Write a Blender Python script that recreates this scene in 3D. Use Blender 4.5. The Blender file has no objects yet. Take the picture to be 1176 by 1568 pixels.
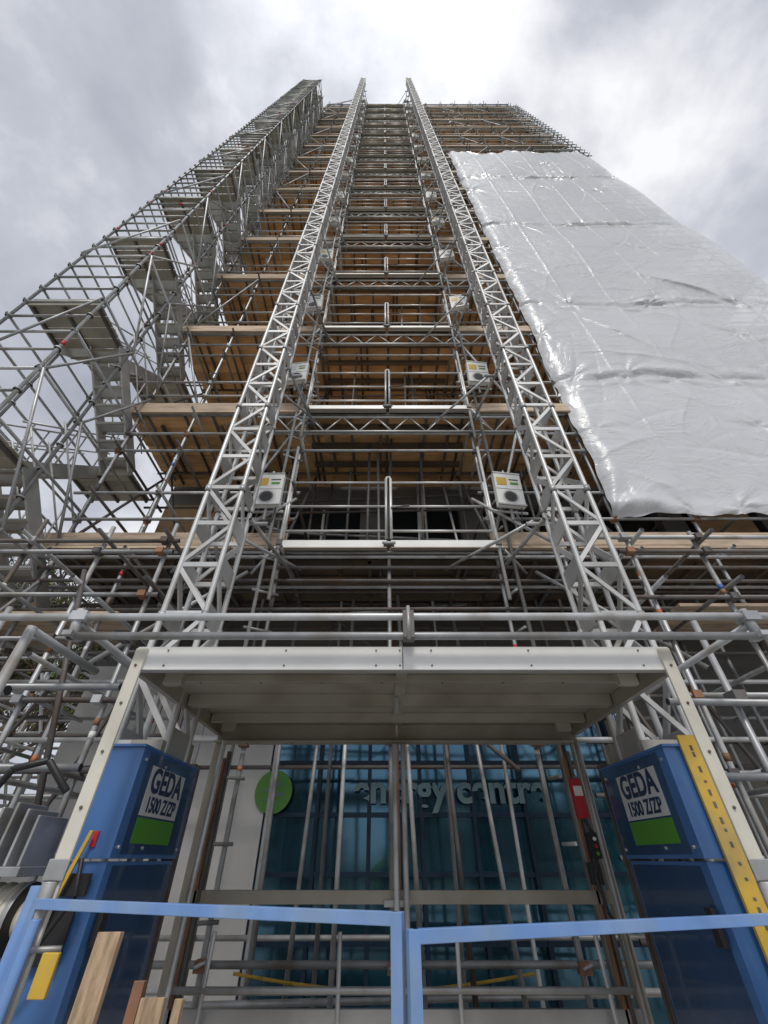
import bpy, math, random
from mathutils import Vector, Matrix
import numpy as np
random.seed(7); np.random.seed(7)
R=random.random
def U(a,b): return a+(b-a)*random.random()
scene=bpy.context.scene
scene.view_settings.view_transform='Standard'; scene.view_settings.look='None'; scene.view_settings.exposure=0

# ---------------------------------------------------------------- materials
def mat(name, base, rough=.5, metal=0., var=.25, rv=.3, ns=6., bump=0., base2=None, spec=.5, stretch=(1,1,1), coat=0):
    m=bpy.data.materials.new(name); m.use_nodes=True
    nt=m.node_tree; N=nt.nodes; L=nt.links
    b=N['Principled BSDF']
    tc=N.new('ShaderNodeTexCoord'); mp=N.new('ShaderNodeMapping'); mp.inputs['Scale'].default_value=stretch
    L.new(tc.outputs['Object'],mp.inputs['Vector'])
    no=N.new('ShaderNodeTexNoise'); no.inputs['Scale'].default_value=ns; no.inputs['Detail'].default_value=5
    L.new(mp.outputs[0],no.inputs['Vector'])
    at=N.new('ShaderNodeAttribute'); at.attribute_name='rnd'
    m1=N.new('ShaderNodeMath'); m1.operation='MULTIPLY_ADD'; L.new(no.outputs['Fac'],m1.inputs[0]); m1.inputs[1].default_value=var*2; m1.inputs[2].default_value=1-var-rv/2
    m2=N.new('ShaderNodeMath'); m2.operation='MULTIPLY_ADD'; L.new(at.outputs['Fac'],m2.inputs[0]); m2.inputs[1].default_value=rv; L.new(m1.outputs[0],m2.inputs[2])
    mx=N.new('ShaderNodeMix'); mx.data_type='RGBA'; mx.blend_type='MIX'
    mx.inputs['A'].default_value=(*base,1); mx.inputs['B'].default_value=(*(base2 or base),1)
    n2=N.new('ShaderNodeTexNoise'); n2.inputs['Scale'].default_value=ns*.37; n2.inputs['Detail'].default_value=6
    L.new(mp.outputs[0],n2.inputs['Vector'])
    rp=N.new('ShaderNodeMapRange'); rp.inputs['From Min'].default_value=.48; rp.inputs['From Max'].default_value=.68
    L.new(n2.outputs['Fac'],rp.inputs['Value']); L.new(rp.outputs[0],mx.inputs['Factor'])
    vm=N.new('ShaderNodeVectorMath'); vm.operation='SCALE'
    L.new(mx.outputs['Result'],vm.inputs[0]); L.new(m2.outputs[0],vm.inputs['Scale'])
    L.new(vm.outputs[0],b.inputs['Base Color'])
    b.inputs['Metallic'].default_value=metal; b.inputs['Specular IOR Level'].default_value=spec
    rr=N.new('ShaderNodeMapRange'); rr.inputs['To Min'].default_value=max(.03,rough-.12); rr.inputs['To Max'].default_value=min(1,rough+.12)
    L.new(no.outputs['Fac'],rr.inputs['Value']); L.new(rr.outputs[0],b.inputs['Roughness'])
    if coat: b.inputs['Coat Weight'].default_value=coat
    if bump:
        bp=N.new('ShaderNodeBump'); bp.inputs['Strength'].default_value=bump; bp.inputs['Distance'].default_value=.02
        L.new(no.outputs['Fac'],bp.inputs['Height']); L.new(bp.outputs[0],b.inputs['Normal'])
    return m
M={}
M['steel']=mat('galvanised_steel',(.48,.49,.50),.45,.4,.25,.65,9,base2=(.34,.32,.29))
M['steeldark']=mat('weathered_steel',(.16,.15,.145),.6,.3,.25,.5,9,base2=(.14,.10,.08))
M['rust']=mat('rusty_steel',(.33,.17,.10),.7,.2,.3,.4,12,base2=(.22,.13,.08))
M['alu']=mat('aluminium',(.62,.62,.61),.42,.35,.18,.4,5,base2=(.46,.45,.43))
M['alubright']=mat('bright_aluminium',(.9,.9,.88),.4,.0,.09,.06,4,base2=(.8,.8,.77))
M['aludark']=mat('dull_aluminium',(.43,.40,.34),.55,.2,.2,.25,4,base2=(.32,.27,.21))
M['cream']=mat('cream_paint',(.70,.67,.58),.5,.0,.14,.1,6,base2=(.54,.51,.43))
M['ply']=mat('plywood_deck',(.74,.45,.215),.65,0,.28,.55,3,base2=(.56,.32,.15),stretch=(1,6,1))
M['hoard']=mat('plywood_hoarding',(.46,.29,.15),.7,0,.25,.4,2,base2=(.33,.2,.1),stretch=(1,1,3))
M['board']=mat('timber_board',(.57,.44,.32),.75,0,.3,.6,5,base2=(.38,.29,.21),bump=.3,stretch=(1,8,8))
M['timber']=mat('rough_timber',(.5,.36,.23),.8,0,.5,.4,14,base2=(.27,.18,.11),bump=.7,stretch=(5,5,.6))
M['shadewood']=mat('shade_darkened_wood',(.13,.10,.075),.8,0,.3,.6,5,base2=(.19,.125,.075))  # wood colour darkened to paint in the shade under the decks
M['blue']=mat('blue_paint',(.07,.185,.45),.35,0,.16,.08,3,base2=(.055,.145,.37),coat=.3)
M['navyblue']=mat('dark_blue_panel',(.03,.07,.16),.22,0,.2,.05,3,base2=(.04,.09,.2),coat=.5)
M['lightblue']=mat('light_blue_paint',(.17,.32,.66),.4,0,.2,.08,9,base2=(.24,.36,.56),coat=.15)
M['yellow']=mat('yellow_paint',(.66,.43,.06),.5,0,.25,.1,6,base2=(.42,.31,.12))
M['orange']=mat('orange_tape',(.62,.2,.08),.5)
M['red']=mat('red_plastic',(.5,.03,.04),.4)
M['bluetape']=mat('blue_tape',(.06,.13,.4),.5)
M['white']=mat('white_paint',(.85,.85,.83),.5,0,.05,.05,4)
M['render']=mat('pale_wall_cladding',(.74,.73,.71),.7,0,.1,.08,1.3,base2=(.64,.63,.6),bump=.1)
M['wall']=mat('shade_darkened_wall',(.16,.155,.15),.85,0,.2,.1,1.3,base2=(.22,.2,.17),bump=.2)  # wall colour darkened to paint in the shade behind the scaffold
M['black']=mat('black_rubber',(.025,.025,.027),.5)
M['label']=mat('label_silver',(.62,.64,.66),.4,0,.04,0,3)
M['navy']=mat('navy_print',(.02,.04,.1),.4,0,.04,0,3)
M['green']=mat('green_print',(.09,.3,.03),.45,0,.08,0,3)
M['logo']=mat('logo_green',(.12,.33,.06),.4,0,.15,0,3)
M['letter']=mat('frosted_lettering',(.17,.27,.30),.35,0,.3,0,3)
M['asphalt']=mat('asphalt',(.055,.055,.055),.85,0,.3,0,20,base2=(.08,.078,.072),bump=.4)
M['concrete']=mat('concrete',(.42,.41,.39),.85,0,.2,.1,4,base2=(.33,.32,.3),bump=.2)
M['bark']=mat('bark',(.12,.09,.065),.9,0,.3,0,8,bump=.5)
M['leaf']=mat('foliage',(.085,.12,.03),.7,0,.3,.9,2,base2=(.12,.14,.05))
M['grass']=mat('grass',(.05,.08,.025),.95,0,.4,0,3,base2=(.07,.08,.03),bump=.5)
M['brick']=mat('brick',(.3,.2,.15),.85,0,.2,.1,4)
M['hivis']=mat('hi_vis_fabric',(.55,.8,.05),.7,0,.1,0,6)
M['skin']=mat('skin',(.5,.3,.22),.5,0,.05,0,6)
M['cloth']=mat('dark_trousers',(.03,.035,.05),.9,0,.2,0,8)
M['glass']=mat('tinted_glass',(.005,.028,.042),.05,0,.15,.6,1.2,base2=(.008,.06,.085),spec=1.0)
M['glass'].node_tree.nodes['Principled BSDF'].inputs['IOR'].default_value=2.1
M['glass'].node_tree.nodes['Principled BSDF'].inputs['Specular Tint'].default_value=(.36,.72,1,1)
M['mullion']=mat('mullion_blue',(.012,.03,.06),.4,.2)
M['window']=mat('window_glass',(.02,.025,.03),.08,0,.1,.4,1)

# ---------------------------------------------------------------- mesh builder
class MB:
    def __init__(s): s.v=[]; s.f=[]; s.m=[]; s.sm=[]; s.r=[]; s.mats=[]
    def mi(s,k):
        if k not in s.mats: s.mats.append(k)
        return s.mats.index(k)
    def tube(s,p,q,r=.024,k='steel',n=8,r2=None,cap=True):
        p=Vector(p);q=Vector(q); d=q-p
        if d.length<1e-5: return
        d.normalize(); a=Vector((0,0,1)) if abs(d.z)<.9 else Vector((1,0,0))
        u=d.cross(a).normalized(); w=d.cross(u); r2=r if r2 is None else r2
        b=len(s.v); rn=R(); mi=s.mi(k)
        for i in range(n):
            t=2*math.pi*i/n; c=u*math.cos(t)+w*math.sin(t)
            s.v.append(tuple(p+c*r)); s.v.append(tuple(q+c*r2))
        for i in range(n):
            j=(i+1)%n
            s.f.append((b+2*i,b+2*j,b+2*j+1,b+2*i+1)); s.m.append(mi); s.sm.append(True); s.r.append(rn)
        if cap:
            s.f.append(tuple(b+2*i for i in range(n))[::-1]); s.f.append(tuple(b+2*i+1 for i in range(n)))
            for _ in range(2): s.m.append(s.mi('black') if r>.02 and k in('steel','steeldark') else mi); s.sm.append(False); s.r.append(rn)
    def path(s,pts,r=.02,k='steel',n=8):
        for a,b in zip(pts[:-1],pts[1:]): s.tube(a,b,r,k,n)
    def quad(s,pts,k,rn=None):
        b=len(s.v); s.v+= [tuple(p) for p in pts]; s.f.append(tuple(range(b,b+len(pts)))); s.m.append(s.mi(k)); s.sm.append(False); s.r.append(R() if rn is None else rn)
    def box(s,lo,hi,k='steel',rot=None,org=None):
        x0,y0,z0=lo;x1,y1,z1=hi
        P=[Vector(c) for c in((x0,y0,z0),(x1,y0,z0),(x1,y1,z0),(x0,y1,z0),(x0,y0,z1),(x1,y0,z1),(x1,y1,z1),(x0,y1,z1))]
        if rot is not None:
            o=Vector(org) if org is not None else (P[0]+P[6])/2
            P=[o+rot@(p-o) for p in P]
        b=len(s.v); rn=R(); s.v+=[tuple(p) for p in P]; mi=s.mi(k)
        for f in((3,2,1,0),(4,5,6,7),(0,1,5,4),(1,2,6,5),(2,3,7,6),(3,0,4,7)):
            s.f.append(tuple(b+i for i in f)); s.m.append(mi); s.sm.append(False); s.r.append(rn)
    def bar(s,p,q,w,t,k='steel',up=(0,1,0)):
        p=Vector(p);q=Vector(q);d=(q-p).normalized();up=Vector(up)
        side=d.cross(up).normalized(); up=side.cross(d).normalized()
        b=len(s.v); rn=R(); mi=s.mi(k)
        for c in (p,q):
            for a,e in((-1,-1),(1,-1),(1,1),(-1,1)): s.v.append(tuple(c+side*a*w/2+up*e*t/2))
        for f in((3,2,1,0),(4,5,6,7),(0,1,5,4),(1,2,6,5),(2,3,7,6),(3,0,4,7)):
            s.f.append(tuple(b+i for i in f)); s.m.append(mi); s.sm.append(False); s.r.append(rn)
    def obj(s,name,parent=None,bevel=0):
        me=bpy.data.meshes.new(name); me.from_pydata(s.v,[],s.f)
        for k in s.mats: me.materials.append(M[k])
        me.polygons.foreach_set('material_index',s.m); me.polygons.foreach_set('use_smooth',s.sm)
        a=me.attributes.new('rnd','FLOAT','FACE'); a.data.foreach_set('value',s.r)
        me.update()
        o=bpy.data.objects.new(name,me); scene.collection.objects.link(o)
        if parent: o.parent=parent
        if bevel:
            md=o.modifiers.new('bevel','BEVEL'); md.width=bevel; md.segments=2; md.limit_method='ANGLE'
        return o
def empty(name):
    e=bpy.data.objects.new(name,None); scene.collection.objects.link(e); return e
def text(body,name,loc,rot,size,k,parent,extr=.002,sx=1):
    c=bpy.data.curves.new(name,'FONT'); c.body=body; c.size=size; c.align_x='CENTER'; c.align_y='CENTER'; c.extrude=extr; c.offset=.003*size/.1
    c.materials.append(M[k]); o=bpy.data.objects.new(name,c); scene.collection.objects.link(o)
    o.matrix_world=Matrix.Translation(loc)@rot.to_4x4()@Matrix.Diagonal((sx,1,1,1)); o.parent=parent; return o

CAMZ=1.5
LV=[4.85+3.05*k for k in range(15)]
TOP=48.9
YF,YB,YD=4.8,6.2,6.72
XL=[-4.53,-3.5,-2.45,-1.42]; XR=[1.55,2.5,3.4]; XW=[4.6,5.8,7.0,8.2,9.4,10.25]
XS=XL+XR+XW
SH0,SH1=5.35,29.6

# ---------------------------------------------------------------- main scaffold
sc=empty('scaffolding')
st=MB(); cp=MB()
def coupler(x,y,z,k=None):
    k=k or random.choice(['steel','steel','steeldark','rust','steeldark'])
    cp.box((x-.04,y-.05,z-.032),(x+.04,y+.05,z+.032),k,Matrix.Rotation(U(-.5,.5),3,'Z')@Matrix.Rotation(U(-.4,.4),3,'X'))
    if R()<.6: cp.tube((x+U(-.04,.04),y-.07,z),(x+U(-.04,.04),y-.03,z+.05),.012,'steeldark',5)
def tape(x,y,z,r=.0265):
    cp.tube((x,y,z),(x,y,z+U(.03,.08)),r,random.choice(['orange','bluetape','red','white','rust','white']),8)
def standard(x,y,z0,z1,b=st):
    z=z0
    while z<z1-.01:
        z2=min(z+random.choice([3,4,5]),z1)
        b.tube((x,y,z),(x+U(-.004,.004),y,z2),.0245,'steel' if R()<.8 else 'steeldark',8,cap=z2>=z1-.01)
        b.tube((x,y,z2-.08),(x,y,z2+.08),.031,'steeldark',8)
        z=z2
for x in XS:
    for y in (YF,YB):
        jx,jy=U(-.02,.02),U(-.02,.02)
        if y==YB and x>3.6:
            standard(x+jx,y,0,6); standard(x+jx,y,28.5,TOP); continue
        standard(x+jx,y+jy,0,TOP+U(0,.5))
        if y==YF:
            for _ in range(24): tape(x+jx,y+jy,2+36*R()**1.6)
st.tube((.07,YF,0),(.07,YF,4.75),.0245,'steel'); st.tube((.17,YB,0),(.17,YB,4.6),.0245,'rust')
for x,y in ((-1.6,4.66),(1.73,4.66),(-2.9,6.2),(-2.0,6.2),(-.7,6.2),(.8,6.2),(2.0,6.2),(2.9,6.2),(-4.0,5.5),(-3.,5.5)):
    st.tube((x,y,0),(x,y,TOP-2 if y<5 else 30),.0245,'steel')
for sgn,xa,xb in((-1,-1.6,-1.42),(1,1.73,1.55)):
    z=.6
    while z<TOP-2:
        st.tube((xa-.06,4.62,z),(xb+.06,4.78,z),.017,'steel',6); z+=.5
for z in [.85,2.42,3.0,3.9,4.3]:
    for y,o in((YF,-.05),(YB,.05)):
        st.tube((-5.0+U(-.3,.3),y+o,z+U(-.03,.03)),(10.4,y+o,z+U(-.03,.03)),.0245,'steel' if R()<.7 else 'steeldark')
for z,y in((4.62,YF-.12),(4.5,YF-.05),(4.4,YF+.3),(4.55,5.5),(4.35,5.9)):
    st.tube((-4.9,y,z),(10.4,y,z),.0245,random.choice(['steel','steeldark']))
for i,zk in enumerate(LV):
    she=SH0-.6<zk<SH1-1
    for dz in (-.1,.5,1.0,2.0,2.45):
        for y,o in((YF,-.05),(YB,.05)):
            if y==YB and dz==2.45: continue
            k='steel' if (y==YF or R()<.4) else 'steeldark'
            zz=zk+dz+U(-.02,.02)
            xe=10.3+U(0,.2)
            if y==YB and she: xe=4.0
            if y==YF and dz in(.5,1.0):
                st.tube((-4.7-U(0,.3),y+o,zz),(-1.3,y+o,zz),.0245,k); st.tube((1.45,y+o,zz),(xe,y+o,zz+U(-.02,.02)),.0245,k)
            else: st.tube((-4.7-U(0,.3),y+o,zz),(xe,y+o,zz+U(-.02,.02)),.0245,k)
            if y==YF:
                for x in XL+XR+(XW if (zk>28 or zk<5) else []): coupler(x,y-.03,zz)
    for x in XS:
        for dz in(-.16,1.0,2.0):
            inside=x>3.3 and SH0-.2<zk+dz<SH1+.5
            st.tube((x+.05,YF-(.05 if inside else .2+U(0,.12)),zk+dz),(x+.05,YB+.2,zk+dz),.0245,'steel' if R()<.6 else 'steeldark')
    x=-4.4
    while x<(10.2 if not she else 3.6):
        st.tube((x,YF-.02,zk-.085),(x,YB+.4,zk-.085),.0245,'steeldark',6); x+=U(.5,.75)
    for a,b in((0,1),(2,3),(4,5),(7,8),(9,10)):
        x1,x2=XS[a],XS[b]
        if i%2: x1,x2=x2,x1
        if R()<.85: st.tube((x1,YF-.09,zk+.1),(x2,YF-.09,zk+2.9),.024,'steel')
        if a<6: st.tube((x2,YB+.09,zk+.1),(x1,YB+.09,zk+2.9),.024,'steeldark')
    for x in (XS[0],XS[3],XS[4],XS[6]):
        st.tube((x,YF,zk+.1),(x,YB,zk+2.8),.024,'steeldark')
    if i:
        zt,zb=zk-.22,zk-.62; y=4.7
        st.tube((-2.3,y,zt),(2.4,y,zt),.024,'alu'); st.tube((-2.3,y,zb),(2.4,y,zb),.024,'alu')
        x=-2.25; up=True
        while x<2.2:
            st.tube((x,y,zb if up else zt),(x+.3,y,zt if up else zb),.014,'alu',6); x+=.3; up=not up
    for _ in range(7):
        x=U(-1.3,1.4); st.tube((x,U(5.2,6.5),zk),(x+U(-.1,.1),U(5.2,6.5),zk+2.9),.024,random.choice(['steel','steeldark','steeldark']))
    for z in(.35,.8,1.3,1.7,2.3): st.tube((-2.2,U(5.6,6.5),zk+z),(2.3,U(5.6,6.5),zk+z+U(-.03,.03)),.024,random.choice(['steel','steeldark','steeldark']))
for dz in (.5,1.0,1.3):
    for y in(YF-.05,YB+.05): st.tube((-4.7,y,47.55+dz),(10.4,y,47.55+dz),.0245,'steel')
for x,zt in((-4.2,50.6),(-3.6,51.6),(-3.0,53.0),(-2.5,54.2)):
    st.tube((x,YF,47),(x,YF,zt),.0245,'steel')
for a,b in(((-4.6,50.0),(-3.6,51.3)),((-3.6,51.3),(-2.4,53.8)),((-4.6,49.3),(-3.0,52.0)),((-3.0,52.0),(-2.4,53.0))):
    st.tube((a[0],YF-.05,a[1]),(b[0],YF-.05,b[1]),.0245,'steel')
for x in(10.25,10.8):
    for y in (YF,YB): st.tube((x,y,29),(x,y,TOP),.0245,'steel')
z=30
while z<TOP:
    for y in(YF,YB): st.tube((9.2,y-.06,z),(11.0,y-.06,z),.0245,'steel')
    st.tube((10.8,YF-.2,z),(10.8,YB+.2,z),.0245,'steel')
    z+=.75
for z in range(31,48,2): st.tube((9.4,YF-.08,z),(10.8,YF-.08,z+2),.0245,'steel')
st.obj('standards_and_ledgers',sc)

lo=MB()
for xs,ys,ztop in(([2.75,3.6,4.5,5.6,6.8],[3.9,5.5],4.25),([-7.6,-6.8,-5.9,-5.0,-4.0,-3.2,-2.5],[3.9,5.5],4.4),([-8.5,-7.2,-6,-4.8],[7.5,9],4.5)):
    for x in xs:
        xx=x+U(-.08,.08)
        for y in ys:
            lo.tube((xx,y,0),(xx,y,ztop+U(0,.25)),.0245,random.choice(['steel','steel','steeldark']))
            if y<4:
                for _ in range(2):
                    z=U(1.6,4); lo.tube((xx,y,z),(xx,y,z+.06),.0265,random.choice(['rust','orange','white','bluetape']))
        for z in(1.0,2.0,2.9,3.7,4.3):
            if R()<.9: lo.tube((xx+.05,ys[0]-.25,z),(xx+.05,ys[1]+.5,z),.0245,random.choice(['steel','steeldark','steel']))
    for z in(.9,1.5,2.05,2.6,3.1,3.6,4.1,4.3):
        for y in ys:
            zz=z+U(-.05,.05)
            lo.tube((xs[0]-U(.1,.5),y-.05,zz),(xs[-1]+U(.1,.3),y-.05,zz),.0245,random.choice(['steel','steel','steeldark','steeldark']))
            for x in xs:
                if R()<.7: lo.box((x-.04,y-.1,zz-.032),(x+.04,y,zz+.032),random.choice(['steeldark','rust','steel','steeldark']))
    for a,b in zip(xs[:-1],xs[1:]):
        for y in ys:
            if R()<.5:
                z=U(.5,1.6)
                if R()<.5: a,b=b,a
                lo.tube((a,y-.1,z),(b,y-.1,z+2.4),.0245,random.choice(['steel','steeldark']))
for x0,x1,z,y in((-7.5,-4.8,2.95,4.2),(-6.8,-3.4,3.75,4.6),(3.4,6.6,3.7,4.3)):
    for j in range(4): lo.box((x0+U(-.2,.2),y+j*.235,z),(x1+U(-.2,.2),y+j*.235+.225,z+.038),'board')
for x,k in ((-1.2,'steel'),(-.9,'steel'),(-.45,'steel'),(.35,'steel'),(.75,'steeldark'),(1.2,'steel'),(2.1,'rust')):
    lo.tube((x,U(5.0,6.1),0),(x+U(-.2,.2),U(5.0,6.1),4.5),.0245,k)
for z in (.55,.62,2.55,2.95,3.4):
    lo.tube((-2.2,U(4.9,6),z),(2.6,U(4.9,6),z+U(-.03,.03)),.024,'steel')
lo.tube((-1.0,5,3.9),(1.3,6,4.6),.024,'steel'); lo.tube((1.4,5,2.2),(-.9,6,4.5),.024,'steeldark')
for x,z in((-1.42,2.4),(.07,2.42),(1.55,2.41),(-1.42,.86),(1.55,.85),(.07,.85)):
    lo.box((x-.045,4.69,z-.035),(x+.045,4.78,z+.035),'rust'); lo.tube((x-.03,4.66,z),(x+.05,4.66,z+.03),.012,'steel')
for s in(-1,1):
    lo.tube((s*1.9+.1,4.7,4.4),(s*3.0+.1,4.0,2.9),.0245,'steel'); lo.tube((s*2.3,4.5,4.7),(s*1.3,4.6,5.6),.0245,'steel')
pts=[(-1.3+.26*i,5.3,.74-.1*math.sin(i/10*math.pi)) for i in range(11)]
lo.path(pts,.012,'yellow')
lo.obj('lower_bay_tubes',sc)
nb=MB()
nb.tube((-4.2,2.5,2.7),(4.2,2.5,2.71),.0245,'steel',14)
nb.tube((-1.94,2.5,2.575),(2.38,2.5,2.575),.0245,'steel',14)
for x in(-1.96,2.36):
    nb.tube((x,2.5,2.56),(x-.02,2.5,2.75),.03,'steel',10); nb.box((x-.03,2.44,2.56),(x+.03,2.56,2.59),'steel'); nb.box((x-.05,2.46,2.67),(x+.05,2.55,2.73),'steel')
    nb.tube((x,2.5,2.66),(x,4.7,2.66),.0245,'steel')
nb.box((.12,2.455,2.55),(.19,2.54,2.73),'steeldark'); nb.tube((.155,2.46,2.54),(.155,2.46,2.76),.012,'steel')
nb.tube((-2.33,2.6,0),(-2.33,2.6,2.68),.03,'steel',14); nb.tube((-2.33,2.6,2.66),(-2.33,3.4,2.66),.028,'steel',12)
nb.tube((-1.95,3.1,1.95),(-3.8,3.1,1.95),.024,'steel',10)
nb.tube((-1.9,3.1,2.45),(-4.6,3.1,2.45),.024,'steel',10)
nb.tube((-2.33,2.68,2.3),(-4.4,2.9,2.05),.03,'steel',12)
nb.tube((2.0,3.1,2.35),(4.6,3.2,2.35),.024,'steel',10); nb.tube((2.1,3.1,1.9),(4.6,3.2,1.9),.024,'steel',10)
for x,y,zt in((-3.1,3.15,3.1),(-3.9,3.15,3.4),(2.55,3.2,3.0),(3.2,3.2,2.9),(3.9,3.2,2.9)):
    nb.tube((x,y,0),(x,y,zt),.0245,'steel',10)
    for z in(1.9,2.4): nb.box((x-.045,y-.09,z-.035),(x+.045,y+.02,z+.035),random.choice(['rust','steeldark']))
nb.obj('foreground_rails',sc)
cp.obj('couplers',sc)
dk=MB()
for i,zk in enumerate(LV):
    y=YF+.02; n=8; w=(YD-y)/n
    for j in range(n):
        x=-4.75+U(-.05,.05)
        while x<10.3:
            L=random.choice([1.2,1.2,2.4]); x2=min(x+L,10.35)
            dk.box((x,y+j*w,zk-.06+U(-.003,.003)),(x2-.006,y+(j+1)*w-.008,zk-.022),'ply' if i else 'shadewood'); x=x2  # lowest deck takes the wood with shade in its colour
    for a,b in((-4.85,-1.35),(1.5,10.35)):
        x=a
        while x<b-.05:
            x2=min(x+U(2.2,3.9),b)
            dk.box((x,YF-.115,zk-.03+U(-.01,.01)),(x2-.01,YF-.078,zk+.19+U(-.01,.01)),'board')
            dk.box((x,YF-.13+U(0,.02),zk-.075),(x2-.02,YF+.01,zk-.035),'board'); x=x2
    x=-4.2
    while x<10.2:
        dk.box((x,YF+.15,zk-.17),(x+.05,YB,zk-.115),'shadewood'); x+=U(.9,1.4)
    x=-4.6
    while x<9.5:
        if R()<.8: dk.box((x,6.66,zk+.02),(x+1.19,6.675,zk+random.choice([1.2,2.4,2.44])),'hoard')
        x+=1.22
dk.obj('deck_boards',sc)

for i,zk in enumerate(LV):
    g=MB(); yl=4.6; xa,xb,xc=-1.42,1.55,.065
    for a,b in((xa,xc-.03),(xc+.03,xb)):
        g.box((a,yl-.02,zk-.15),(b,yl+.04,zk-.02),'alubright'); g.box((a,yl-.05,zk-.165),(b,yl+.02,zk-.15),'aludark')
        g.box((a+.003,yl+.04,zk-.06),(b-.003,YF+.015,zk-.03),'shadewood')
    g.box((xc-.07,yl-.06,zk-.13),(xc+.07,yl-.022,zk-.07),'steeldark')
    g.tube((xc-.09,yl-.07,zk-.1),(xc+.09,yl-.07,zk-.1),.02,'steel')
    for s,(a,b) in((-1,(xa+.03,xc-.035)),(1,(xc+.035,xb-.03))):
        for z in(zk+.15,zk+.6,zk+1.08): g.tube((a,yl,z),(b,yl,z),.019,'alu')
        for x in(a,b): g.tube((x,yl,zk+.02),(x,yl,zk+(1.16 if x in(a,) and s==1 or x==b and s==-1 else 1.08)),.021,'alu')
    g.path([(xc-.035,yl,zk+1.14),(xc-.02,yl,zk+1.2),(xc+.02,yl,zk+1.2),(xc+.035,yl,zk+1.14)],.018,'alu')
    g.tube((xc+.035,yl-.03,zk+.55),(xc+.3,yl-.03,zk+.6),.012,'steeldark')
    for x in(xa,xb):
        g.box((x-.04,yl-.05,zk-.1),(x+.04,yl-.021,zk-.02),'steeldark'); g.tube((x,yl,zk-.9),(x,yl,zk+1.9),.024,'alu')
        g.tube((x,yl-.02,zk-.08),(x+(-.35 if x<0 else .35),YF-.05,zk-.45),.02,'steel')
    for y in(4.95,5.4,5.9): g.box((xa,y,zk-.2),(xb,y+.08,zk-.1),'shadewood')
    g.obj('hoist_landing_gate')
def callbox(x,y,z,s):
    b=MB()
    b.box((-.2,-.05,-.3),(.2,.03,.28),'white'); b.box((-.2,-.075,-.31),(.2,-.05,-.285),'alu')
    b.box((-.205,-.06,.281),(.205,.05,.3),'alu'); b.box((-.195,-.053,-.012),(.195,-.0503,-.005),'steeldark')
    n=20; cx=U(-.03,.03)
    for rr,yy,k in((.125,-.056,'label'),(.1,-.058,'steeldark'),(.078,-.06,'black')):
        b.quad([(cx+rr*math.cos(-2*math.pi*i/n),yy,-.15+rr*math.sin(-2*math.pi*i/n)) for i in range(n)][::-1],k)
    b.box((-.17,-.056,.06),(-.02,-.0505,.2),'yellow' if s else 'label'); b.box((.03,-.056,.08),(.15,-.0505,.12),'green'); b.box((.02,-.056,.16),(.16,-.0505,.18),'steeldark')
    b.tube((0,.03,-.5),(0,.03,.4),.02,'steel'); b.tube((-.25,.05,-.35),(.25,.05,-.35),.02,'steel')
    b.tube((.15,0,-.3),(.12,.02,-.55),.008,'black')
    o=b.obj('landing_control_box',bevel=.006); o.location=(x,y,z); o.rotation_euler=(math.radians(U(-2,8)),0,math.radians(U(-10,10)))
for i,zk in enumerate(LV):
    callbox(-1.66,4.4,zk+.73,R()<.6); callbox(1.79,4.4,zk+.73,R()<.6 or i==0)

# ---------------------------------------------------------------- stair tower
tw=empty('scaffold_stair_tower'); s=MB(); sd=MB()
X0,X1,Y0,Y1=-5.85,-4.58,3.0,6.2; TT=45.4
for x in(X0,X1):
    for y in(Y0,3.9,4.85,Y1):
        jx=U(-.01,.01)
        s.tube((x+jx,y,0),(x+jx,y,TT+U(.2,.9)),.0245,'steel')
        z=.5
        while z<TT:
            s.tube((x+jx,y,z-.012),(x+jx,y,z+.012),.05,'steel',8)
            if R()<.12: s.tube((x+jx,y,z+.1),(x+jx,y,z+.2),.0275,'red')
            z+=.5
z=.5;i=0
while z<TT:
    k='steel'
    s.tube((X0-.03,Y0,z),(X1,Y0,z),.022,k); s.tube((X0,Y0-.06,z),(X0,Y1,z),.022,k)
    if R()<.12: xx=U(X0+.1,X1-.2); s.tube((xx,Y0,z),(xx+.1,Y0,z),.0255,'red')
    if R()<.12: yy=U(Y0+.1,Y1-.3); s.tube((X0,yy,z),(X0,yy+.1,z),.0255,'red')
    if i%2==0: s.tube((X1+.02,Y0-.05,z),(X1+.02,Y1,z),.022,k)
    if i%4==1: s.tube((X0,Y1,z),(X1,Y1,z),.022,'steeldark')
    z+=.5; i+=1
z=.5;i=0
while z+1.9<TT:
    s.tube((X1+.06,Y0 if i%2 else 3.9,z),(X1+.06,3.9 if i%2 else Y0,z+2),.02,'steel')
    s.tube((X1+.06,3.9 if i%2 else 4.85,z),(X1+.06,4.85 if i%2 else 3.9,z+2),.02,'steel')
    if i%2: s.tube((X0,Y0-.06,z),(X1,Y0-.06,z+2),.02,'steel')
    z+=2;i+=1
s.obj('tower_frame',tw)
def flight(ya,yb,za,zb,xa,xb):
    for x in(xa,xb):
        sd.bar((x,ya,za),(x,yb,zb),.22,.03,'alu',(1,0,0))
        sd.tube((x,ya,za+.95),(x,yb,zb+.95),.017,'alu',6)
        sd.tube((x,ya,za+.5),(x,yb,zb+.5),.014,'alu',6)
        for t in(.1,.5,.9): sd.tube((x,ya+(yb-ya)*t,za+(zb-za)*t),(x,ya+(yb-ya)*t,za+(zb-za)*t+.95),.014,'alu',6)
    n=7
    for j in range(n):
        t=(j+.6)/n; y=ya+(yb-ya)*t; z=za+(zb-za)*t
        sd.box((xa,y-.12,z-.03),(xb,y+.12,z),'alu'); sd.box((xa,y-.12,z-.07),(xb,y-.105,z-.03),'aludark'); sd.box((xa,y+.105,z-.07),(xb,y+.12,z-.03),'aludark')
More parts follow.
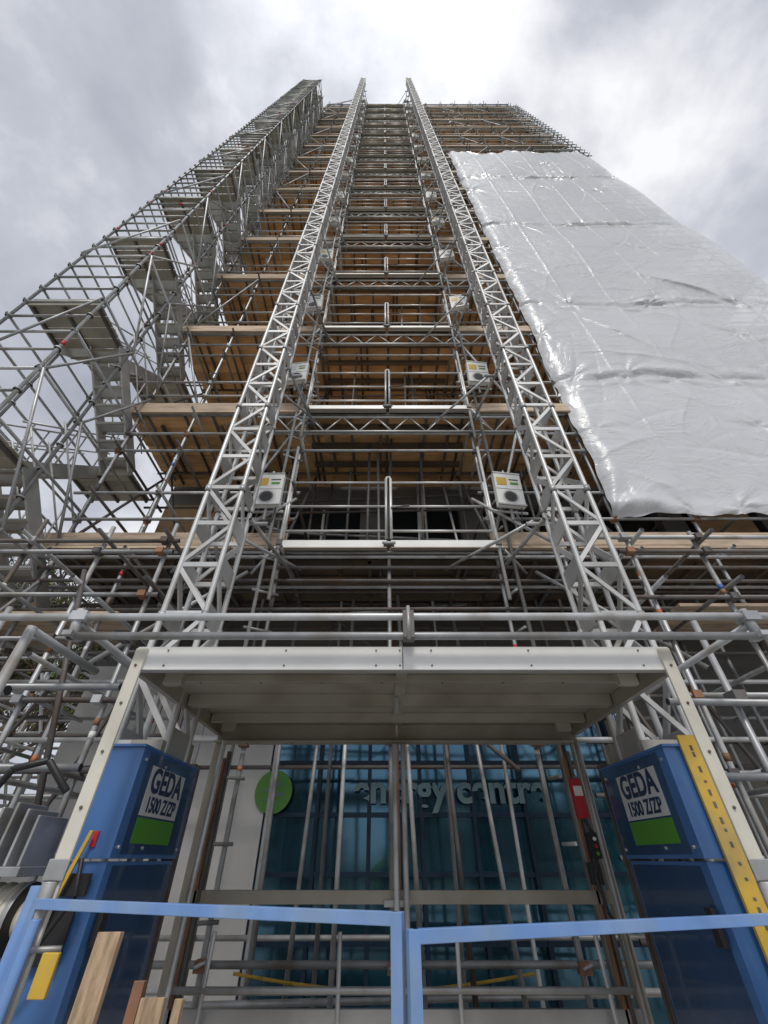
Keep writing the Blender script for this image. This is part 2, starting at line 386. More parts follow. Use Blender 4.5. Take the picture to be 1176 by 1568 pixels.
def landing(y0,y1,z):
    for j in range(4):
        a=y0+(y1-y0)*j/4; sd.box((X0+.05,a,z-.05),(X1-.05,a+(y1-y0)/4-.015,z-.02),'aludark')
    sd.box((X0+.05,y0-.03,z-.09),(X1-.05,y0-.003,z+.12),'aludark')
    for x in(X0+.1,-5.24,X1-.1): sd.box((x-.02,y0,z-.1),(x+.02,y1,z-.052),'steeldark')
z=2.4
while z<TT-2:
    landing(Y0+.04,3.8,z); flight(3.8,5.4,z,z+1.52,X0+.08,-5.27)
    landing(5.4,Y1-.05,z+1.52); flight(5.4,3.8,z+1.52,z+3.05,-5.17,X1-.08)
    z+=3.05
sd.obj('stairs_and_landings',tw)

# ---------------------------------------------------------------- plastic sheeting
def sheeting():
    xa,xb=3.40,10.3; za,zb=5.35,30.2
    nx=320; nz=950
    bands=[5.35,8.85,12.15,18.3,24.8,30.2]
    xs=np.linspace(xa,xb,nx); zs=np.linspace(za,zb,nz); Xg,Zg=np.meshgrid(xs,zs)
    D=np.zeros_like(Xg)
    rng=np.random.RandomState(11)
    for bi,(a,b) in enumerate(zip(bands[:-1],bands[1:])):
        m=(Zg>=a)&(Zg<=b); t=np.clip((Zg-a)/(b-a),0,1)
        D+=np.where(m,.09*np.sin(np.pi*t)**.7,0)
    for b in bands:
        w=.05*np.sin(Xg*.9+b)+.05*np.sin(Xg*2.9+b*2)+.03*np.sin(Xg*7+b)
        d=Zg-b-w
        amp=np.clip(.55+.3*np.sin(Xg*1.3+b*3)+.25*np.sin(Xg*4.1+b),.1,1.2)
        # gathered, folded-over hem: swelling above, tuck below
        D+=.055*amp*np.exp(-((d-.13)/.12)**2)-.03*amp*np.exp(-((d+.04)/.05)**2)+.02*np.exp(-((d+.24)/.08)**2)
        ph=rng.rand()*6
        am=np.exp(-np.abs(d)/.28)
        q=Xg*13+ph+2.5*np.sin(Xg*2.1+ph)+d*3*np.sin(Xg*2.7)
        D+=am*.030*(np.abs(np.sin(q*.5))**.6-.5)*(.25+.75*np.sin(Xg*1.4+ph)**2)
        am=np.exp(-np.abs(d)/.8)
        D+=am*.035*(np.abs(np.sin(Xg*4+ph+1.9*np.sin(Xg*1.7)+d*2.2*np.sin(Xg*1.3+ph)))**.5-.6)*(.15+.85*np.sin(Xg*1.1+ph)**2)
    for b in bands+[7.1,10.5,14.0,16.2,20.6,22.6,27]:
        x=xa+rng.rand()*.6
        while x<xb:
            zz=b+rng.uniform(-.2,.2)
            dx=Xg-x; dz=Zg-zz; r=np.sqrt(dx*dx+dz*dz)+1e-4; an=np.arctan2(dz,dx)
            A=rng.uniform(.1,1)**1.5
            w_=rng.uniform(.2,.8)
            D+=-.04*A*np.exp(-(r/.1)**2)+A*.03*np.sin(an*rng.randint(3,8)+rng.rand()*6+2.2*np.sin(an*2+rng.rand()*6)+r*2)*np.exp(-r/w_)*np.clip(r/.15,0,1)
            x+=rng.uniform(.6,1.3) if b in bands else rng.uniform(1.4,4.5)
    for _ in range(150):
        x=rng.uniform(xa,xb); z=rng.uniform(za,zb); an=rng.normal(0,.4) if rng.rand()<.65 else rng.uniform(-1.57,1.57); L=rng.uniform(.3,1.4)
        u=(Xg-x)*np.cos(an)+(Zg-z)*np.sin(an); v=-(Xg-x)*np.sin(an)+(Zg-z)*np.cos(an)+.1*np.sin(u*2+x)
        s_=rng.uniform(.025,.07)
        D+=rng.uniform(-.022,.022)*np.exp(-(u/L)**2)*np.where(v>0,np.exp(-v/(s_*2.5)),np.exp(v/(s_*.8)))
    u=(Xg-8.0)*.75-(Zg-12.9)*.66; v=(Xg-8.0)*.66+(Zg-12.9)*.75
    D+=.09*np.clip(1-np.abs(u)/2.0,0,1)*np.where(v>0,np.exp(-v/.45),np.exp(v/.05))
    u=(Xg-5.2)*.6-(Zg-10.6)*.8; v=(Xg-5.2)*.8+(Zg-10.6)*.6
    D+=.05*np.clip(1-np.abs(u)/1.4,0,1)*np.where(v>0,np.exp(-v/.3),np.exp(v/.04))
    for x in XW: D+=.012*np.exp(-((Xg-x)/.04)**2)
    D+=.02*np.sin(Xg*1.3+Zg*.8)+.015*np.sin(Zg*1.1-Xg*1.6)
    Y=4.64-D
    e=np.clip(1-(Xg-xa)/.3,0,1); Xo=Xg+e*(.02*np.sin(Zg*3.1)+.01*np.sin(Zg*9.7+1)); Y=Y+e*e*.12
    Zo=Zg.copy(); e=np.clip(1-(Zg-za)/.4,0,1); Zo+=e*(.03*np.sin(Xg*5)+.02*np.sin(Xg*13))
    e=np.clip(1-(zb-Zg)/.8,0,1); Zo+=e*(.25*np.sin(Xg*2.1)+.15*np.sin(Xg*6))
    V=np.stack([Xo,Y,Zo],-1).reshape(-1,3)
    idx=np.arange(nx*nz).reshape(nz,nx)
    F=np.stack([idx[:-1,:-1],idx[:-1,1:],idx[1:,1:],idx[1:,:-1]],-1).reshape(-1,4)
    me=bpy.data.meshes.new('plastic_sheeting'); me.from_pydata(V.tolist(),[],F.tolist())
    me.polygons.foreach_set('use_smooth',[True]*len(me.polygons))
    m=bpy.data.materials.new('white_shrink_wrap'); m.use_nodes=True; nt=m.node_tree; N=nt.nodes; L=nt.links
    b=N['Principled BSDF']; b.inputs['Base Color'].default_value=(.83,.85,.89,1); b.inputs['Roughness'].default_value=.34; b.inputs['Specular IOR Level'].default_value=.5
    b.inputs['Coat Weight'].default_value=.45; b.inputs['Coat Roughness'].default_value=.14
    tc=N.new('ShaderNodeTexCoord'); no=N.new('ShaderNodeTexNoise'); no.inputs['Scale'].default_value=1.1; no.inputs['Detail'].default_value=8; no.inputs['Roughness'].default_value=.55; no.inputs['Distortion'].default_value=1.8
    mp=N.new('ShaderNodeMapping'); mp.inputs['Scale'].default_value=(1,1,1.7); L.new(tc.outputs['Object'],mp.inputs['Vector']); L.new(mp.outputs[0],no.inputs['Vector'])
    rg=N.new('ShaderNodeMath'); rg.operation='SUBTRACT'; rg.inputs[1].default_value=.5; L.new(no.outputs['Fac'],rg.inputs[0])
    ab=N.new('ShaderNodeMath'); ab.operation='ABSOLUTE'; L.new(rg.outputs[0],ab.inputs[0])
    bp=N.new('ShaderNodeBump'); bp.inputs['Strength'].default_value=.35; bp.inputs['Distance'].default_value=.14
    L.new(ab.outputs[0],bp.inputs['Height']); L.new(bp.outputs[0],b.inputs['Normal']); L.new(bp.outputs[0],b.inputs['Coat Normal'])
    tr=N.new('ShaderNodeBsdfTranslucent'); tr.inputs['Color'].default_value=(.86,.88,.92,1); L.new(bp.outputs[0],tr.inputs['Normal'])
    ms=N.new('ShaderNodeMixShader'); ms.inputs[0].default_value=.12
    L.new(b.outputs[0],ms.inputs[1]); L.new(tr.outputs[0],ms.inputs[2])
    tp=N.new('ShaderNodeBsdfTransparent'); m2=N.new('ShaderNodeMixShader'); m2.inputs[0].default_value=.07
    L.new(ms.outputs[0],m2.inputs[1]); L.new(tp.outputs[0],m2.inputs[2]); L.new(m2.outputs[0],N['Material Output'].inputs['Surface'])
    me.materials.append(m)
    o=bpy.data.objects.new('plastic_sheeting',me); scene.collection.objects.link(o)
sheeting()

# ---------------------------------------------------------------- hoist
ho=empty('construction_hoist')
def mast(xc,name):
    m=MB(); yc=3.5; h=.185; H=52.
    for sx in(-1,1):
        for sy in(-1,1):
            z=0
            while z<H: m.tube((xc+sx*h,yc+sy*h,z),(xc+sx*h,yc+sy*h,min(z+1.5,H)),.026,'alu',10,cap=False); z+=1.5
    m.box((xc-.03,yc+h+.02,0),(xc+.03,yc+h+.05,H-.4),'steeldark')
    z=.1;i=0
    while z<H-.4:
        for sy in(-1,1):
            m.box((xc-h,yc+sy*h-.01,z),(xc+h,yc+sy*h+.01,z+.05),'alu')
            a,b=(xc-h,xc+h) if i%2 else(xc+h,xc-h)
            m.bar((a,yc+sy*h,z+.05),(b,yc+sy*h,z+.5),.04,.02,'alu',(0,1,0))
        for sx in(-1,1):
            m.box((xc+sx*h-.012,yc-h,z-.04),(xc+sx*h+.012,yc+h,z+.14),'alu')
            a,b=(yc-h,yc+h) if i%2 else(yc+h,yc-h)
            m.bar((xc+sx*h,a,z+.06),(xc+sx*h,b,z+.5),.06,.02,'alu',(1,0,0))
        if i%3==0:
            for sx in(-1,1):
                for sy in(-1,1): m.tube((xc+sx*h,yc+sy*h,z-.04),(xc+sx*h,yc+sy*h,z+.04),.038,'steel',8)
        z+=.5;i+=1
    for zk in LV:
        for sx in(-1,1): m.tube((xc+sx*.22,yc+.15,zk-.4),(xc+sx*.5,YF+.1,zk-.4),.024,'steel')
        m.tube((xc-.4,yc+.24,zk-.4),(xc+.4,yc+.24,zk-.4),.024,'steel')
        m.tube((xc-.3,yc+.25,zk-.35),(xc-.3+(.9 if xc>0 else -.9)*-1,YF,zk-.35),.02,'steel')
        m.tube((xc,yc+.25,zk-.42),(xc+(1.1 if xc>0 else -1.1),YF-.05,zk-.42),.024,'steel')
    m.obj(name,ho)
mast(-1.73,'mast_left'); mast(2.03,'mast_right')
c=MB(); xa,xb=-1.575,1.82; yf,yb=2.6,4.4
c.box((xa+.0,yf,2.40),(xb,yf+.012,2.545),'alubright'); c.box((xa,yf+.012,2.533),(xb,yf+.09,2.545),'alu'); c.box((xa,yf+.012,2.40),(xb,yf+.06,2.412),'alu')
for x in(xa+.2,xa+.95,-.05,.1,.3,xb-.9,xb-.2):
    for z in(2.425,2.52): c.tube((x,yf-.008,z),(x,yf+.01,z),.006,'steeldark',6)
c.box((.115,yf-.003,2.402),(.121,yf+.0,2.543),'steeldark')
c.box((xa+.01,yf+.07,2.49),(.117,yb-.02,2.50),'aludark'); c.box((.124,yf+.07,2.49),(xb-.01,yb-.02,2.50),'aludark')
for y,w,z in((2.95,.05,2.44),(3.4,.10,2.41),(3.5,.05,2.45),(3.95,.06,2.42)):
    c.box((xa+.06,y,z),(xb-.06,y+w-.003,2.488),'aludark')
c.box((xa+.01,yb-.05,2.34),(xb-.01,yb,2.488),'aludark'); c.box((xa+.01,yb-.12,2.325),(xb-.01,yb+.01,2.338),'aludark')
for x in(xa,xb-.05): c.box((x+.003,yf+.09,2.39),(x+.047,yb-.06,2.487),'aludark')
c.box((.08,yf+.1,2.462),(.16,yb-.13,2.487),'aludark')
c.box((.08,3.35,2.34),(.11,3.37,2.45),'steel')
for x in np.arange(xa+.3,xb-.1,.42):
    for y in(2.975,4.35): c.tube((x,y,2.32 if y>4 else 2.435),(x,y,2.345 if y>4 else 2.45),.008,'steeldark',6)
for x in(xa+.15,xb-.3):
    for y in(2.75,4.0): c.box((x,y,2.36),(x+.12,y+.05,2.44),'aludark')
c.obj('canopy',ho,.003)
p=MB()
for x in(xa,xb-.08): p.box((x,yf-.02,.1),(x+.075,yf-.002,2.53),'cream'); p.box((x if x<0 else x+.065,yf-.002,.1),(x+.01 if x<0 else x+.075,yf+.07,2.53),'cream')
for x in(xa,xb-.08):
    p.box((x-.012,yf-.035,1.42),(x+.087,yf-.02,1.5),'steel'); p.tube((x+.03,yf-.02,.0),(x+.03,yf-.02,1.42),.035,'steel',12)
    for z in(1.7,1.95,2.2,2.42): p.tube((x+.037,yf-.03,z),(x+.037,yf-.02,z),.009,'steeldark',6)
for x in(xa+.0,xb-.07): p.box((x,yb-.05,.1),(x+.07,yb+.02,2.325),'aludark')
for x in(xa+.12,xb-.2): p.box((x,yb-.1,.1),(x+.025,yb-.07,2.2),'rust'); p.box((x+.035,yb-.12,.1),(x+.06,yb-.06,2.25),'steeldark')
p.obj('posts',ho,.004)
r=MB()
r.box((xa+.07,yb-.1,1.235),(.1,yb-.04,1.315),'aludark'); r.box((.108,yb-.1,1.235),(xb-.07,yb-.04,1.315),'aludark'); r.box((.0,yb-.115,1.22),(.2,yb-.102,1.26),'steel')
r.box((xa+.07,yb-.1,.5),(.1,yb-.06,.72),'alu'); r.box((.16,yb-.1,.5),(xb-.07,yb-.06,.72),'alu')
x=xa+.1
while x<xb-.1:
    r.box((x,yb-.112,.51),(x+.02,yb-.1,.62),'steeldark'); x+=.055
r.box((xa,yf,.28),(xb,yb,.33),'aludark')
for z in(.82,): r.tube((xa+.1,yb-.2,z),(xb-.1,yb-.2,z),.02,'steel')
for x in(xa+.35,-.3,.5,xb-.3): r.tube((x,yb-.2,.4),(x+U(-.02,.02),yb-.2,1.1),.016,'steel')
for x in(.095,.17): r.tube((x,yb-.15,.3),(x,yb-.15,2.3),.022,'steel')
for x in(xa+.15,xb-.15): r.tube((x,yb-.3,.3),(x+.02,yb-.3,2.3),.022,'steel')
r.obj('platform_and_rear_gate',ho,.003)
for side in(-1,1):
    k=MB()
    if side<0: xi,xo=-1.5,-1.76
    else: xi,xo=1.75,2.02
    lo_,hi_=min(xi,xo),max(xi,xo)
    k.box((lo_,2.95,1.5),(hi_,3.9,2.04),'blue'); k.box((lo_+.015,2.97,.3),(hi_-.015,3.88,1.488),'blue')
    a,b=sorted((xi,xi-side*.003)); k.box((a,3.04,1.52),(b,3.88,2.03),'navyblue')
    xq=xi+side*.015; a,b=sorted((xq,xq-side*.003)); k.box((a,3.04,.35),(b,3.86,1.47),'navyblue')
    k.box((lo_-.01,2.93,2.04),(hi_+.01,3.92,2.055),'blue')
    k.box((lo_+.02,3.2,2.055),(hi_-.02,3.26,2.13),'aludark'); k.box((lo_+.03,3.7,2.055),(hi_-.03,3.78,2.2),'aludark')
    for z in(1.55,1.98):
        for y in(3.0,3.3,3.85): k.tube((xi,y,z),(xi-side*.012,y,z),.01,'steel',6)
    k.box((min(xi,xi-side*.03),3.02,1.15),(max(xi,xi-side*.03),3.08,1.3),'black')
    if side<0:
        k.box((lo_+.05,2.935,1.35),(hi_-.06,2.95,1.44),'black'); k.box((lo_+.05,2.93,1.1),(hi_-.08,2.95,1.3),'black')
        k.path([(lo_+.14,2.9,1.5),(lo_+.2,2.85,1.35),(lo_+.12,2.84,1.2),(lo_+.05,2.88,1.05)],.012,'black')
        k.bar((lo_+.02,2.9,1.1),(lo_+.14,2.9,1.62),.02,.012,'yellow'); k.box((lo_+.13,2.938,1.55),(lo_+.16,2.95,1.62),'red')
    else:
        k.box((lo_+.1,2.915,.85),(hi_-.01,2.935,2.1),'yellow')
        z=.95
        while z<2.05:
            k.box((lo_+.15,2.911,z),(lo_+.165,2.915,z+U(.01,.03)),'steeldark'); z+=U(.03,.08)
    for y in(3.95,4.02): k.box((lo_+.04,y,.3),(hi_-.04,y+.03,2.1),'steeldark')
    k.obj('drive_cabinet_'+('left' if side<0 else 'right'),ho,.006)
    l=MB(); a,b=(xi-side*.004,xi-side*.006)
    l.box((min(a,b),3.12,1.705),(max(a,b),3.68,1.965),'label'); l.box((min(a,b),3.12,1.57),(max(a,b),3.68,1.695),'green')
    l.obj('label_'+('left' if side<0 else 'right'),ho)
    rot=Matrix(((0,0,1),(1,0,0),(0,1,0))) if side<0 else Matrix(((0,0,-1),(-1,0,0),(0,1,0)))
    xt=xi-side*.008
    text('GEDA','label_text',(xt,3.40,1.885),rot,.185,'navy',ho,.001,1.0); text('1500 Z/ZP','label_text',(xt,3.40,1.76),rot,.11,'navy',ho,.001,.95)
y_=MB()
y_.box((1.96,2.6,.2),(2.0,2.9,1.0),'blue'); y_.tube((2.02,2.55,0),(2.02,2.55,1.35),.03,'steel',12)
y_.obj('mast_guard',ho,.004)
q=MB()
q.box((1.58,4.15,1.75),(1.66,4.22,2.02),'red'); q.box((1.6,4.12,1.5),(1.68,4.2,1.66),'black'); q.box((1.56,4.13,1.35),(1.64,4.2,1.48),'black')
q.box((1.585,4.145,1.9),(1.655,4.149,1.97),'white')
q.path([(1.62,4.17,1.75),(1.68,4.15,1.6),(1.58,4.12,1.4),(1.6,4.1,1.2),(1.68,4.12,1.1),(1.7,4.15,1.3)],.012,'black')
for i_,k_ in enumerate(['green','red','white']): q.tube((1.64,4.12,1.53+.045*i_),(1.64,4.105,1.53+.045*i_),.013,k_)
q.obj('control_pendant',ho,.006)

eg=empty('enclosure_gate')
def leaf(p0,p1,h,name,hinge):
    b=MB(); p0=Vector(p0);p1=Vector(p1)
    d=(p1-p0); perp=Vector((-d.y,d.x,0)).normalized()
    def P(t,z): return p0+d*t+Vector((0,0,z))
    b.bar(P(0,h),P(1,h),.036,.03,'lightblue',perp); b.bar(P(0,.12),P(1,.12),.04,.03,'lightblue',perp)
    for t in(0,1): b.bar(P(t,.1),P(t,h+.018),.04,.032,'lightblue',perp)
    b.bar(P(0,.7),P(1,.7),.035,.028,'lightblue',perp)
    for i in range(1,20): b.tube(P(i/20,.14),P(i/20,.69),.004,'steel',5)
    if hinge==0: b.tube(P(-.02,0),P(-.02,h+.06),.03,'lightblue',12)
    else: b.tube(P(1.02,0),P(1.02,h+.06),.03,'lightblue',12)
    b.obj(name,eg,.005)
leaf((-1.56,2.56,0),(.045,1.95,0),1.345,'leaf_left',0)
leaf((.095,1.93,0),(1.86,2.52,0),1.305,'leaf_right',1)
bb=MB(); bb.tube((-1.5,2.5,0),(-1.5,2.5,1.3),.022,'lightblue',12); bb.tube((-1.56,2.55,1.2),(-1.4,2.6,1.2),.012,'steel'); bb.box((-1.42,2.5,1.07),(-1.35,2.52,1.2),'yellow'); bb.obj('hinge_post',eg,.004)

pl=MB()
for (x,y,w,h,tx,ty,k) in((-1.02,2.2,.085,1.29,-.02,.1,'timber'),(-.82,2.25,.085,1.12,-.02,.1,'timber'),(-.91,2.32,.04,1.15,-.02,.08,'rust'),(-.76,2.35,.03,1.10,0,.1,'timber')):
    pl.bar((x-tx,y-.15,0),(x,y,h),w,.035,k,(0,1,0))
pl.obj('timber_planks',bevel=.003)
cb=MB()
YC=2.9
for a,b_,rr,k in((-2.4,-1.84,.13,'cream'),(-1.84,-1.81,.14,'steel'),(-2.42,-2.4,.15,'steel'),(-1.81,-1.78,.08,'cream')):
    cb.tube((a,YC,1.27),(b_,YC,1.27),rr,k,28)
for x in np.arange(-2.3,-1.85,.06): cb.tube((x,YC,1.27),(x+.012,YC,1.27),.138,'cream',28)
cb.box((-2.4,YC-.2,1.43),(-1.8,YC+.15,1.47),'steel')
for x in np.arange(-2.2,-1.82,.07): cb.box((x,YC-.16,1.47),(x+.015,YC+.1,1.74-.4*abs(x+2.0)),'steel')
cb.box((-2.2,YC-.15,1.0),(-1.82,YC+.1,1.12),'steel'); cb.box((-2.1,YC-.05,0),(-2.0,YC+.05,1.05),'steeldark')
cb.path([(-2.3,YC,1.75),(-2.15,YC-.1,1.9),(-2.0,YC-.05,1.95),(-1.85,YC,1.8)],.02,'black')
cb.path([(-1.85,YC-.1,1.1),(-1.95,YC-.2,.95),(-2.1,YC-.15,.9)],.018,'yellow')
cb.obj('winch_motor',bevel=.004)

# ---------------------------------------------------------------- photographer in hi-vis (only seen reflected in the glazing)
def person(loc):
    P=empty('photographer_figure')
    def skin(name,verts,edges,radii,k,root=0,sub=2):
        me=bpy.data.meshes.new(name); me.from_pydata(verts,edges,[]); o=bpy.data.objects.new(name,me); scene.collection.objects.link(o); o.parent=P
        o.modifiers.new('skin','SKIN'); md=o.modifiers.new('sub','SUBSURF'); md.levels=sub; md.render_levels=sub
        for i,r in enumerate(radii):
            sv=me.skin_vertices[0].data[i]; sv.radius=(r,r) if not isinstance(r,tuple) else r; sv.use_root=(i==root)
        me.materials.append(M[k])
        return o
    skin('legs',[(0,0,.95),(.1,0,.9),(.12,.02,.5),(.13,0,.1),(.14,.14,.04),(-.1,0,.9),(-.12,.02,.5),(-.13,0,.1),(-.14,.14,.04)],[(0,1),(1,2),(2,3),(3,4),(0,5),(5,6),(6,7),(7,8)],[.13,.1,.07,.05,.04,.1,.07,.05,.04],'cloth')
    skin('hi_vis_jacket',[(0,0,.95),(0,0,1.15),(0,0,1.38),(.17,0,1.42),(.26,.05,1.15),(.12,.28,1.3),(-.17,0,1.42),(-.26,.05,1.15),(-.12,.28,1.3)],[(0,1),(1,2),(2,3),(3,4),(4,5),(2,6),(6,7),(7,8)],[(.17,.12),(.17,.12),(.18,.12),.07,.055,.045,.07,.055,.045],'hivis')
    skin('head_and_neck',[(0,0,1.45),(0,.01,1.54),(0,.03,1.62),(0,.02,1.71),(0,.13,1.62)],[(0,1),(1,2),(2,3),(2,4)],[.055,.055,(.078,.095),(.07,.085),.012],'skin')
    for sx in(-1,1):
        v=[(sx*.12,.28,1.3),(sx*.09,.34,1.34)]; e=[(0,1)]; r=[.032,.034]
        for j in range(4):
            n=len(v); x=sx*(.105-.02*j); v+= [(x,.39,1.36+.004*j),(x-sx*.02,.42,1.385)]; e+=[(1,n),(n,n+1)]; r+=[.009,.008]
        n=len(v); v+=[(sx*.05,.36,1.33)]; e+=[(1,n)]; r+=[.01]
        skin('hand',v,e,r,'skin')
    h=MB()
    for i in range(6):
        a,b=i/6*math.pi/2,(i+1)/6*math.pi/2
        h.tube((0,.02,1.66+.12*math.sin(a)),(0,.02,1.66+.12*math.sin(b)),.115*math.cos(a),'white',18,.115*math.cos(b)+.001)
    h.tube((0,.04,1.655),(0,.04,1.663),.135,'white',18); h.obj('helmet',P)
    P.location=loc
person((.05,-.62,0))

# ---------------------------------------------------------------- building
bl=empty('tower_block'); w=MB(); BY=6.78; BH=46.5; bxa,bxb=-4.7,9.6
gx0,gx1=-1.6,3.3
w.box((bxa,BY,0),(gx0,BY+.4,3.9),'render'); w.box((gx1,BY,0),(bxb,BY+.4,3.9),'wall')
w.box((bxa,BY,3.9),(bxb,BY+.4,4.75),'wall')
for i,zk in enumerate(LV):
    z0=zk-.1
    w.box((bxa,BY,z0+.003),(bxb,BY+.4,z0+1.1),'wall')
    w.box((bxa,BY,z0+2.6),(bxb,BY+.4,z0+3.05),'wall')
    x=bxa
    while x<bxb:
        x2=min(x+.5,bxb); w.box((x,BY,z0+1.1),(x2,BY+.4,z0+2.6),'wall')
        x=x2
        if x<bxb-1.4:
            w.box((x,BY+.2,z0+1.1),(x+1.6,BY+.25,z0+2.6),'window'); w.box((x+.77,BY+.15,z0+1.1),(x+.82,BY+.199,z0+2.6),'white'); x+=1.6
        else: break
w.box((bxa,BY+.4,0),(bxa+.3,18,BH+1.5),'render'); w.box((bxb-.3,BY+.4,0),(bxb,18,BH+1.5),'render'); w.box((bxa,18,0),(bxb,18.3,BH+1.5),'render'); w.box((bxa+.3,BY+.4,BH+1),(bxb-.3,18,BH+1.3),'concrete')
w.obj('walls_and_windows',bl)
gl=MB()
mxs=[gx0+.7*i for i in range(8)]; mzs=[0,.75,1.35,1.95,2.55,3.3,3.9]
for a,b in zip(mxs[:-1],mxs[1:]):
    for z0,z1 in zip(mzs[:-1],mzs[1:]):
        t=U(-.006,.006); gl.quad([(a,BY+.1+t,z0),(b,BY+.1-t,z0),(b,BY+.1-t*.5,z1),(a,BY+.1+t*.5,z1)],'glass')
for x in mxs: gl.box((x-.025,BY+.02,0),(x+.025,BY+.16,3.9),'mullion')
for z in mzs[:-1]: gl.box((gx0,BY+.035,z-.025),(gx1,BY+.15,z+.025),'mullion')
gl.obj('curtain_wall',bl)
jn=MB()
for x in(-4.0,-3.4,-2.8,-2.2): jn.box((x,BY-.004,0),(x+.012,BY-.001,3.9),'steeldark')
jn.obj('panel_joints',bl)
sg=empty('building_sign'); sgm=MB(); cx,cz,rr=-1.5,2.2,.25
sgm.tube((cx,BY-.03,cz),(cx,BY-.005,cz),rr,'logo',32)
sgm.bar((cx-.13,BY-.035,cz+.0),(cx+.1,BY-.035,cz+.1),.035,.006,'letter'); sgm.bar((cx-.1,BY-.035,cz-.1),(cx+.13,BY-.035,cz-.02),.035,.006,'letter'); sgm.bar((cx-.02,BY-.038,cz-.18),(cx+.02,BY-.038,cz+.17),.03,.006,'letter')
sgm.obj('logo_disc',sg)
text('energy centre','lettering',(.9,BY-.005,2.22),Matrix.Rotation(math.pi/2,3,'X'),.46,'letter',sg,.003,1.02)

# ---------------------------------------------------------------- ground, trees, surroundings
gr=MB(); gr.quad([(-1500,-1500,0),(1500,-1500,0),(1500,1500,0),(-1500,1500,0)],'grass'); gr.obj('ground')
pv=MB(); pv.quad([(-14,-12,.004),(14,-12,.004),(14,20,.004),(-14,20,.004)],'concrete'); pv.obj('pavement')
rd=MB(); rd.quad([(-200,-22,.008),(200,-22,.008),(200,-14,.008),(-200,-14,.008)],'asphalt')
for x in range(-60,60,6): rd.quad([(x,-18.06,.012),(x+3,-18.06,.012),(x+3,-17.94,.012),(x,-17.94,.012)],'white')
rd.obj('road')
kb=MB(); kb.box((-200,-14,0),(200,-13.85,.12),'concrete'); kb.obj('kerb')
def tree(x,y,h,seed,dens=1.0):
    random.seed(seed); t=MB()
    def br(p,d,L,r,lv):
        n=3; q=p
        for i in range(n):
            d=(d+Vector((U(-.18,.18),U(-.18,.18),U(-.02,.14)))).normalized(); q2=q+d*L/n
            t.tube(q,q2,r*(1-.25*i/n),'bark',7 if r>.05 else 4,r*(1-.25*(i+1)/n),cap=False); q=q2
            if lv<4 and (i>0 or lv>0):
                for _ in range(2):
                    dd=(d+Vector((U(-1,1),U(-1,1),U(-.2,.7)))*.9).normalized(); br(q,dd,L*U(.55,.75),r*.55,lv+1)
            if lv>=3:
                for _ in range(int(9*dens+R())):
                    c=q+Vector((U(-.5,.5),U(-.5,.5),U(-.4,.4))); s_=U(.04,.1)
                    a=Vector((U(-1,1),U(-1,1),U(-1,1))).normalized(); b=a.orthogonal().normalized()
                    t.quad([c-a*s_,c+b*s_*.6,c+a*s_,c-b*s_*.6],'leaf')
    br(Vector((0,0,0)),Vector((0,0,1)),h*.42,h*.022,0)
    o=t.obj('tree'); o.location=(x,y,0); return o
tree(-11,13,10,11,.22); tree(-14.5,15,12,12,.22); tree(-19,20,15,13,.25); tree(17,20,9,14,.15)
t0=tree(-9,-30,7,15,1.2)
for x,y in((4,-33),(12,-31),(-19,-34),(22,-36)):
    o=bpy.data.objects.new('tree',t0.data); scene.collection.objects.link(o); o.location=(x,y,0); o.rotation_euler[2]=x
random.seed(5)
def house(x0,y0,x1,y1,h,zs):
    b=MB(); b.box((x0,y0,0),(x1,y1,h),'brick')
    b.quad([(x0-.4,y1+.4,h),(x1+.4,y1+.4,h),(x1-2,(y0+y1)/2,h+2.2),(x0+2,(y0+y1)/2,h+2.2)],'steeldark'); b.quad([(x1+.4,y0-.4,h),(x0-.4,y0-.4,h),(x0+2,(y0+y1)/2,h+2.2),(x1-2,(y0+y1)/2,h+2.2)],'steeldark')
    x=x0+1
    while x<x1-2:
        for z in zs: b.box((x,y1+.002,z),(x+1.4,y1+.05,z+1.3),'window'); b.box((x-.08,y1+.002,z-.1),(x+1.48,y1+.08,z-.003),'white')
        x+=2.6
    b.obj('brick_house')
house(-34,-58,-6,-50,5.4,(1,3.4)); house(4,-60,34,-52,5.4,(1,3.4))
fn=MB()
for i in range(5):
    x=-12+i*1.8
    for xx in(x,x+1.7): fn.tube((xx,10.5,0),(xx,10.5,2),.02,'steel')
    for z in(.1,1.95): fn.tube((x,10.5,z),(x+1.7,10.5,z),.02,'steel')
    for j in range(1,17): fn.tube((x+j*.1,10.5,.1),(x+j*.1,10.5,1.95),.004,'steel',4)
fn.obj('mesh_fence')

# ---------------------------------------------------------------- world
wd=bpy.data.worlds.new('World'); scene.world=wd; wd.use_nodes=True; nt=wd.node_tree; N=nt.nodes; L=nt.links
bg=N['Background']; bg.inputs['Strength'].default_value=1.08
sk=N.new('ShaderNodeTexSky'); sk.sky_type='NISHITA'; sk.sun_disc=False; sk.sun_elevation=math.radians(50); sk.sun_rotation=math.radians(180)
sm=N.new('ShaderNodeVectorMath'); sm.operation='SCALE'; sm.inputs['Scale'].default_value=.1; L.new(sk.outputs[0],sm.inputs[0])
tc=N.new('ShaderNodeTexCoord')
n1=N.new('ShaderNodeTexNoise'); n1.inputs['Scale'].default_value=2.6; n1.inputs['Detail'].default_value=10; n1.inputs['Roughness'].default_value=.55; n1.inputs['Distortion'].default_value=.15
mpn=N.new('ShaderNodeMapping'); mpn.inputs['Location'].default_value=(3.6,2.1,.9); L.new(tc.outputs['Generated'],mpn.inputs['Vector']); L.new(mpn.outputs[0],n1.inputs['Vector'])
cr=N.new('ShaderNodeValToRGB'); e=cr.color_ramp.elements
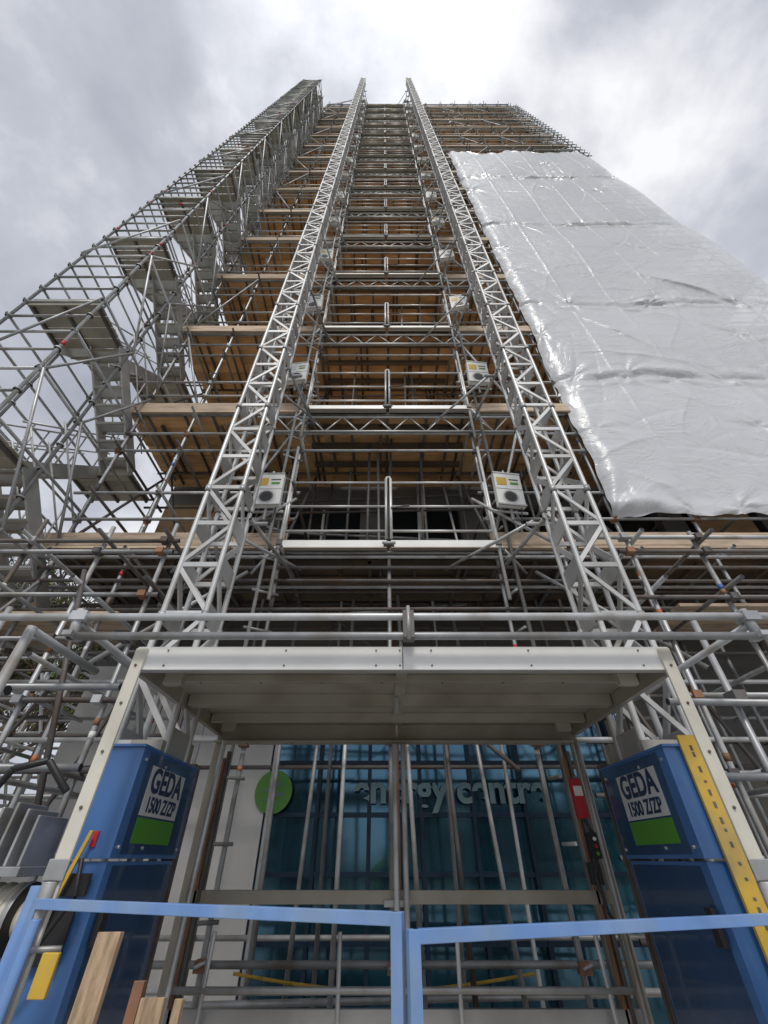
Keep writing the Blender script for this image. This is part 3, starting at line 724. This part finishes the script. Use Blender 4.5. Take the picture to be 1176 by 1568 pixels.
e[0].position=.34; e[0].color=(.40,.42,.48,1); e[1].position=.66; e[1].color=(1,1,1.02,1)
m_=cr.color_ramp.elements.new(.5); m_.color=(.56,.58,.64,1)
L.new(n1.outputs['Fac'],cr.inputs[0])
dt=N.new('ShaderNodeVectorMath'); dt.operation='DOT_PRODUCT'; L.new(tc.outputs['Generated'],dt.inputs[0]); gd=Vector((-.04,-.04,1)).normalized(); dt.inputs[1].default_value=gd
mr=N.new('ShaderNodeMapRange'); mr.interpolation_type='SMOOTHSTEP'; mr.inputs['From Min'].default_value=.955; mr.inputs['From Max'].default_value=1.0; mr.inputs['To Min'].default_value=0; mr.inputs['To Max'].default_value=.75
L.new(dt.outputs['Value'],mr.inputs['Value'])
mn=N.new('ShaderNodeMath'); mn.operation='MULTIPLY'; L.new(mr.outputs[0],mn.inputs[0])
mr2=N.new('ShaderNodeMapRange'); mr2.inputs['From Min'].default_value=.35; mr2.inputs['From Max'].default_value=.6; mr2.inputs['To Min'].default_value=.45; mr2.inputs['To Max'].default_value=1.1
L.new(n1.outputs['Fac'],mr2.inputs['Value']); L.new(mr2.outputs[0],mn.inputs[1])
ad=N.new('ShaderNodeMix'); ad.data_type='RGBA'; ad.blend_type='ADD'; ad.inputs['B'].default_value=(1,1,1,1); L.new(mn.outputs[0],ad.inputs['Factor']); L.new(cr.outputs[0],ad.inputs['A'])
mx=N.new('ShaderNodeMix'); mx.data_type='RGBA'; mx.inputs['Factor'].default_value=.88; L.new(sm.outputs[0],mx.inputs['A']); L.new(ad.outputs['Result'],mx.inputs['B'])
L.new(mx.outputs['Result'],bg.inputs['Color'])
sl=bpy.data.lights.new('sun','SUN'); sl.energy=1.5; sl.angle=math.radians(12); sl.color=(1,.96,.9)
so=bpy.data.objects.new('sun',sl); scene.collection.objects.link(so); so.rotation_euler=(math.radians(40),0,0)
cd=bpy.data.cameras.new('camera'); cd.sensor_fit='VERTICAL'; cd.sensor_height=36; cd.sensor_width=27; cd.lens=635/1568*36; cd.clip_start=.05; cd.clip_end=4000
co=bpy.data.objects.new('camera',cd); scene.collection.objects.link(co); co.location=(0,0,CAMZ); co.rotation_euler=(math.radians(90+39.9),0,0)
scene.camera=co
